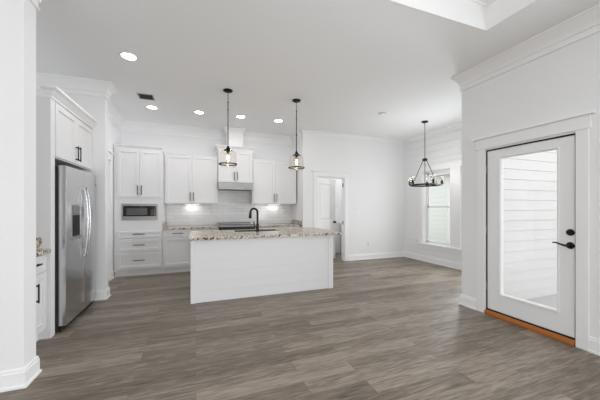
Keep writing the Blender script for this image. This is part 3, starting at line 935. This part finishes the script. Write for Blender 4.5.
for v in D: bm.verts.remove(v)
sk = thing('sink', 'dark undermount sink set into the island granite behind the faucet', 'sink', (0, 0, 0))
link('basin', bm, mat('dark composite sink', (0.07, 0.055, 0.045), 0.35), sk)
bm = nb(); lathe(bm, [(0.045, 0.671), (0.045, 0.674), (0.03, 0.672)], ((SX0 + SX1) / 2, (SY0 + SY1) / 2), 20); link('drain', bm, M['steel_dark'], sk, True)

# faucet
fx, fy = 0.985, 4.72
fa = thing('faucet', 'tall dark bronze gooseneck pull-down faucet on the island', 'faucet', (fx, fy, 0.912))
bm = nb(); lathe(bm, [(0.034, 0), (0.034, 0.006), (0.028, 0.012), (0.025, 0.05), (0.025, 0.11), (0.021, 0.125), (0.017, 0.135)], seg=20); link('base', bm, M['bronze'], fa, True)
pts = [(0, 0, 0.12), (0, 0, 0.30)]
dxn, dyn = -0.80, 0.60      # the spout turns back-left over the sink
rr = 0.066
for i in range(1, 13):
    a = math.pi * i / 12 * 0.97
    q = rr - rr * math.cos(a)
    pts.append((dxn * q, dyn * q, 0.325 + rr * math.sin(a)))
bm = nb(); tube(bm, pts, 0.0175, 12); link('spout', bm, M['bronze'], fa, True)
ex, ey, ez = pts[-1]
bm = nb(); tube(bm, [(ex, ey, ez + .005), (ex + dxn * .003, ey + dyn * .003, ez - .04), (ex + dxn * .006, ey + dyn * .006, ez - .095), (ex + dxn * .006, ey + dyn * .006, ez - .11)], [0.019, .023, .026, .018], 14); link('spray_head', bm, M['bronze'], fa, True)
bm = nb(); tube(bm, [(-0.015, 0, 0.075), (-0.040, -.004, 0.08), (-0.052, -.006, 0.10), (-0.062, -.008, 0.15), (-0.066, -.009, .175)], [.013, .013, .010, .009, .008], 10); link('handle', bm, M['bronze'], fa, True)

# ---------------------------------------------------------------- fridge alcove (things face +X: local -Y -> +X)
AL = R(90)
def local_cab(name, label, x, y, z=0, group=None):
    return thing(name, label, 'cabinet', (x, y, z), AL, group)
# base cabinet beside the fridge: world Y 2.875..3.60, front X -1.43
bc = local_cab('base_cabinet', 'small white base cabinet with granite top between near wall and fridge', -1.425, 2.85)
wl = 0.675
bm = nb(); box(bm, 0, wl, 0.0, 0.655, 0.10, 0.868); link('body', bm, M['cab'], bc)
bm = nb(); box(bm, 0, wl, 0.05, 0.65, 0.0, 0.10); link('toe_kick', bm, M['kick'], bc)
d = shaker(bc, .155, wl - .012, .70, .858, 0, 'drawer'); pull(d, .42, .785, .17, False, 0, M['black'])
d = shaker(bc, .155, .408, .13, .685, 0); pull(d, .378, .52, .18, True, 0, M['black'])
d = shaker(bc, .412, wl - .012, .13, .685, 0); pull(d, .445, .52, .18, True, 0, M['black'])
bm = nb()
box(bm, -2.095, -1.375, 2.826, 3.527, 0.87, 0.908, .004)
box(bm, -2.095, -1.45, 3.509, 3.527, 0.908, 1.025, .003)
box(bm, -2.095, -2.077, 2.826, 3.509, 0.908, 1.025, .003)
o = link('countertop', bm, M['granite']); tag(o, 'short speckled granite countertop with backsplash beside the fridge', 'countertop')
# tall panel and cabinet over the fridge
oc = local_cab('over_fridge_cabinet', 'white two-door cabinet with side panel and crown above the fridge', -1.40, 3.60)
ow = 1.143
bm = nb(); box(bm, -.068, .022, -0.02, 0.69, 0.0, 2.44, .001); link('side_panel', bm, M['cab'], oc)
bm = nb(); box(bm, .023, ow, 0.0, 0.69, 1.85, 2.44); link('body', bm, M['cab'], oc)
m2 = (.05 + ow) / 2
for s, (a, b) in enumerate(((.05, m2 - .002), (m2 + .002, ow - .01))):
    d = shaker(oc, a, b, 1.862, 2.425, 0); pull(d, b - .035 if s == 0 else a + .035, 1.985, .18, True, 0, M['black'])
pr = [(0.0, 2.44), (0.012, 2.44), (0.012, 2.455), (.03, 2.475), (.045, 2.50), (.068, 2.515), (.075, 2.52), (.075, 2.54), (0, 2.54)]
bm = nb(); sweep(bm, [(-.068, .035), (-.068, -.02), (ow, -.02)][::-1], pr); link('crown', bm, M['trim'], oc)

# fridge: world Y 3.705..4.64, front X -1.27
fr = thing('refrigerator', 'side-by-side stainless steel fridge with an ice dispenser and curved handles', 'refrigerator', (-1.375, 3.665, 0), AL)
fw = 0.965
bm = nb(); box(bm, 0, fw, 0.0, 0.70, 0.02, 1.765, .004); link('body', bm, mat('dark grey cabinet sides', (0.03, 0.03, 0.033), 0.5), fr)
bm = nb(); box(bm, 0.01, fw - .01, -0.03, -.001, 0.0, 0.055); link('kick_grille', bm, M['darkgap'], fr)
sp = 0.525
def fdoor(a, b):
    """a door with softly rounded edges, optional recess is a part"""
    bm = nb(); box(bm, a, b, -0.075, -.003, 0.06, 1.775, 0.010, 3); return link('door', bm, M['steel'], fr, True)
d1 = fdoor(0.0, sp - .003)
d2 = fdoor(sp + .003, fw)
for d, hx_, s in ((d1, sp - .040, -1), (d2, sp + .040, 1)):
    bm = nb()
    pp = []
    for i in range(17):
        t = i / 16
        pp.append((hx_ , -0.088 - 0.034 * math.sin(math.pi * t) ** 0.7, 0.73 + 0.83 * t))
    tube(bm, pp, 0.0095, 10)
    for z_ in (.73, 1.56): box(bm, hx_ - .012, hx_ + .012, -0.095, -.074, z_ - .02, z_ + .02, .003)
    link('handle', bm, M['chrome'], d, True)
# dispenser
bm = nb(); box(bm, 0.130, 0.375, -0.080, -.074, 0.96, 1.36, .002); ds = link('dispenser', bm, M['steel_dark'], d1)
bm = nb(); box(bm, 0.145, 0.360, -0.0825, -.079, 1.245, 1.345, .001); link('control_panel', bm, M['mwglass'], ds)
bm = nb(); box(bm, 0.150, 0.357, -0.0815, -.079, 1.0, 1.24, .001); link('recess', bm, M['darkgap'], ds)
bm = nb(); box(bm, 0.145, 0.36, -0.10, -.079, 0.97, 0.99, .003); link('drip_tray', bm, M['steel_dark'], ds)
# small nickel badge on the right-hand fridge door
bm = nb(); box(bm, fw - .035, fw - .01, -0.0765, -.0745, 1.62, 1.64); link('badge', bm, M['nickel'], d2)

# ---------------------------------------------------------------- recessed ceiling lights
def can(loc, label):
    t = thing('recessed_light', label, 'ceiling light', loc, group='round recessed ceiling lights')
    return t
lab = ['round recessed ceiling light nearest the camera, above the fridge side',
       'leftmost recessed ceiling light of the far row, just behind the vent',
       'second recessed ceiling light from the left in the far row',
       'recessed ceiling light just right of the hood chimney, far row',
       'rightmost recessed ceiling light of the far row, left of the right pendant']
pos = [(-0.745, 3.80), (-0.735, 5.60), (0.055, 5.585), (0.830, 5.57), (1.60, 5.56)]
c0 = can((pos[0][0], pos[0][1], CEIL), lab[0])
bm = nb(); lathe(bm, [(0.075, -0.0005), (0.098, -0.0005), (0.098, -0.006), (0.078, -0.008), (0.075, -0.0005)], seg=32, cap=False); link('trim_ring', bm, M['trim'], c0, True)
bm = nb(); lathe(bm, [(0.0745, -0.001), (0.0745, -0.004), (0.05, -0.006)], seg=32); link('lens', bm, M['lens'], c0, True)
def can_light(parent, power):
    l = bpy.data.lights.new('lamp_light', 'AREA'); l.shape = 'DISK'; l.size = 0.14; l.energy = power; l.color = (.98, .985, 1)
    o = bpy.data.objects.new('lamp_light', l); COL.objects.link(o); o.parent = parent; o.location = (0, 0, -0.012)
can_light(c0, 3.0)
for p, l in list(zip(pos, lab))[1:]:
    copy_thing(c0, (p[0], p[1], CEIL), l)

# unseen copy of the ceiling lamp, added to brighten the hall
for i, (x_, y_) in enumerate([(3.2, 7.0)]):
    if i == 0:
        h = copy_thing(c0, (x_, y_, CEIL), 'unseen ceiling light added to brighten the room beyond the ajar door')
        for k_ in bpy.data.objects:
            if k_.parent == h and k_.type == 'LIGHT':
                k_.data = k_.data.copy(); k_.data.energy = 10.5; k_.data.color = (1, .98, .95)
# vents
v = thing('ceiling_vent', 'square louvred ceiling vent with dark slots near the left lights', 'vent', (-0.755, 5.09, CEIL))
bm = nb(); 
for a in (-0.11, .11): box(bm, a - .01, a + .01, -0.13, 0.13, -.008, -.0005)
for a in (-0.12, .12): box(bm, -0.10, 0.10, a - .01, a + .01, -.008, -.0005)
link('frame', bm, M['grille'], v)
bm = nb(); box(bm, -0.10, 0.10, -0.11, 0.11, -.003, -.001); link('backing', bm, M['slot'], v)
bm = nb()
for i in range(6):
    y_ = -0.095 + i * .038
    prism(bm, [(y_ - .006, -.003), (y_ + .004, -.009), (y_ + .006, -.009), (y_ - .004, -.003)], 'x', -0.10, 0.10)
box(bm, -.006, .006, -.11, .11, -.009, -.003)
link('slats', bm, M['slot'], v)
v = thing('ceiling_plate', 'small flat white ceiling plate between the pendants and the chandelier', 'ceiling plate', (3.32, 4.43, CEIL))  # small ceiling fitting, drawn as a plain round plate
bm = nb(); lathe(bm, [(0.055, -0.0005), (0.055, -0.018), (0.045, -0.026)], seg=24); link('cover', bm, M['trim'], v, True)
bm = nb(); lathe(bm, [(0.07, -0.0005), (0.07, -0.008), (0.058, -0.010)], seg=24); link('base_plate', bm, M['grille'], v, True)

# ---------------------------------------------------------------- pendants
def pendant(loc, label):
    p = thing('pendant_light', label, 'pendant light', loc, group='glass pendants over the island')
    bm = nb(); lathe(bm, [(0.072, 0), (0.072, -0.012), (0.055, -0.024), (0.015, -0.032)], seg=28); link('canopy', bm, M['bronze'], p, True)
    bm = nb()
    z_ = -0.032
    for i in range(5):    # short chain below the canopy
        tube(bm, [(0.008 * math.cos(a) * (1 if i % 2 else 0), 0.008 * math.cos(a) * (0 if i % 2 else 1), z_ - 0.016 + 0.019 * math.sin(a)) for a in [2 * math.pi * k / 10 for k in range(11)]], 0.0022, 6, False)
        z_ -= 0.029
    link('chain', bm, M['bronze'], p, True)
    bm = nb(); tube(bm, [(0, 0, z_ + .004), (0, 0, -0.87)], 0.0072, 10)
    for zz_ in (z_, -.30, -.58): tube(bm, [(0, 0, zz_ - .012), (0, 0, zz_ + .006)], 0.010, 10)
    link('rod', bm, M['bronze'], p, True)
    bm = nb(); lathe(bm, [(0.016, -0.855), (0.022, -0.875), (0.040, -0.900), (0.066, -0.915), (0.066, -0.922), (0.020, -0.924), (0.02, -0.955), (.018, -.957)], seg=24); link('socket_cap', bm, M['bronze'], p, True)
    bm = nb(); tube(bm, [(0, 0, -0.955), (0, 0, -0.985)], 0.016, 14); link('lamp_socket', bm, M['brass'], p, True)
    bm = nb(); lathe(bm, [(0.012, -0.985), (0.020, -1.00), (0.029, -1.03), (0.030, -1.05), (0.022, -1.075), (0.006, -1.088)], seg=16); b = link('bulb', bm, M['shade'], p, True)
    bm = nb(); lathe(bm, [(0.006, -0.995), (0.013, -1.015), (0.015, -1.045), (0.006, -1.07)], seg=12); link('filament', bm, M['bulb_core'], b, True)
    pf = [(0.067, -0.918), (0.096, -0.928), (0.110, -0.948), (0.116, -0.99), (0.121, -1.08), (0.122, -1.13), (0.114, -1.16), (0.098, -1.178)]
    bm = nb(); lathe(bm, pf, seg=36, cap=False); link('glass_shade', bm, M['shade'], p, True)
    bm = nb(); lathe(bm, [(0.123, -1.122), (0.136, -1.122), (0.138, -1.130), (0.136, -1.138), (0.123, -1.138)], seg=36, cap=False); link('metal_band', bm, M['bronze'], p, True)
    l = bpy.data.lights.new('bulb_light', 'POINT'); l.energy = 1.2; l.color = (1, .78, .5); l.shadow_soft_size = 0.03
    lo = bpy.data.objects.new('bulb_light', l); lo.location = (0, 0, -1.10); COL.objects.link(lo); lo.parent = p
    return p
p0 = pendant((0.459, 4.385, CEIL), 'bronze pendant with clear glass shade hanging left, in front of the hood')
copy_thing(p0, (1.575, 4.395, CEIL), 'bronze pendant with clear glass shade hanging right, nearer the dining door')

# ---------------------------------------------------------------- chandelier
CHA = R(44.5)   # how the ring is turned about its chain
ch = thing('chandelier', 'black ring chandelier with five glass-shaded lamps hanging in the dining corner', 'chandelier', (4.470, 4.54, CEIL))
bm = nb(); lathe(bm, [(0.065, 0), (0.065, -0.014), (0.05, -0.028), (0.012, -0.036)], seg=24); link('canopy', bm, M['bronze'], ch, True)
bm = nb(); z_ = -0.036; i = 0
while z_ > -0.77:
    tube(bm, [(0.010 * math.cos(a) * (1 if i % 2 else 0.15), 0.010 * math.cos(a) * (0.15 if i % 2 else 1), z_ - 0.017 + 0.021 * math.sin(a)) for a in [2 * math.pi * k / 8 for k in range(9)]], 0.0028, 5, False)
    z_ -= 0.031; i += 1
link('chain', bm, M['bronze'], ch, True)
bm = nb(); lathe(bm, [(0.012, -0.765), (0.045, -0.78), (0.050, -0.787), (0.050, -0.82), (0.040, -0.83), (0.012, -0.835)], seg=20); link('hub', bm, M['bronze'], ch, True)
RZ = 1.785 - CEIL
bm = nb(); lathe(bm, [(0.280, RZ - .016), (0.292, RZ - .016), (0.292, RZ + .016), (0.280, RZ + .016), (0.280, RZ - .016)], seg=56, cap=False); link('ring', bm, M['bronze'], ch, True)
for a in (60, 180, 300):
    s_, c_ = math.sin(R(a)), math.cos(R(a))
    x_, y_ = s_ * math.cos(CHA) + c_ * math.sin(CHA), -s_ * math.sin(CHA) + c_ * math.cos(CHA)
    bm = nb(); tube(bm, [(x_ * .042, y_ * .042, -0.815), (x_ * .282, y_ * .282, RZ + .012)], 0.0065, 8); link('rod', bm, M['bronze'], ch, True)
arm0 = None
for k in range(5):
    a = 80 + 72 * k
    s_, c_ = math.sin(R(a)), math.cos(R(a))
    x_, y_ = s_ * math.cos(CHA) + c_ * math.sin(CHA), -s_ * math.sin(CHA) + c_ * math.cos(CHA)
    bm = nb()
    tube(bm, [(x_ * .288, y_ * .288, RZ), (x_ * .322, y_ * .322, RZ - .002), (x_ * .328, y_ * .328, RZ + .010), (x_ * .328, y_ * .328, RZ + .022)], 0.008, 8)
    lathe(bm, [(0.010, RZ + .018), (0.032, RZ + .022), (0.034, RZ + .030), (0.024, RZ + .036), (0.024, RZ + .085), (0.016, RZ + .092)], (x_ * .328, y_ * .328), 14)
    arm = link('lamp_arm', bm, M['bronze'], ch, True)
    bm = nb(); lathe(bm, [(0.008, RZ + .092), (0.016, RZ + .105), (0.020, RZ + .125), (0.014, RZ + .15), (0.003, RZ + .17)], (x_ * .328, y_ * .328), 12); link('bulb', bm, M['candle'], arm, True)
    bm = nb(); lathe(bm, [(0.030, RZ + .042), (0.040, RZ + .06), (0.042, RZ + .18)], (x_ * .328, y_ * .328), 20, cap=False); link('glass_shade', bm, M['shade'], arm, True)
    l = bpy.data.lights.new('bulb_light', 'POINT'); l.energy = 1.8; l.color = (1, .98, .96); l.shadow_soft_size = 0.04
    lo = bpy.data.objects.new('bulb_light', l); lo.location = (x_ * .328, y_ * .328, RZ + .22); COL.objects.link(lo); lo.parent = ch

# ---------------------------------------------------------------- switches and outlets
def plate_y(x, y, z, label, name='wall_outlet', cat='outlet', wide=0.07):
    t = thing(name, label, cat, (x, y, z), group=None)
    bm = nb(); box(bm, -wide / 2, wide / 2, -0.006, -.0005, -.057, .057, .002); link('cover_plate', bm, M['plate'], t)
    bm = nb()
    if name == 'light_switch':
        n_ = max(1, round((wide - .02) / .046))
        for i in range(n_):
            c_ = (i - (n_ - 1) / 2) * .046; box(bm, c_ - .016, c_ + .016, -0.010, -.006, -.033, .033, .001)
        link('rocker', bm, M['plate'], t)
    else:
        for zz_ in (-.02, .02): box(bm, -.016, .016, -.008, -.006, zz_ - .014, zz_ + .014, .001)
        link('socket', bm, M['grille'], t)
    return t
plate_y(3.838, YD, 1.18, 'white double light switch on the wall right of the dining door', 'light_switch', 'switch', .115)
plate_y(4.105, YD, 0.385, 'white outlet low on the dining back wall')
t = plate_y(XW - .001, 5.58, 0.47, 'white outlet low on the shiplap wall beside the window')
t.rotation_euler = (0, 0, R(-90))
plate_y(0.36, YK - .012, 1.20, 'white outlet on the tile backsplash left of the range')
plate_y(2.05, YK - .012, 1.20, 'white outlet on the tile backsplash near the right end')
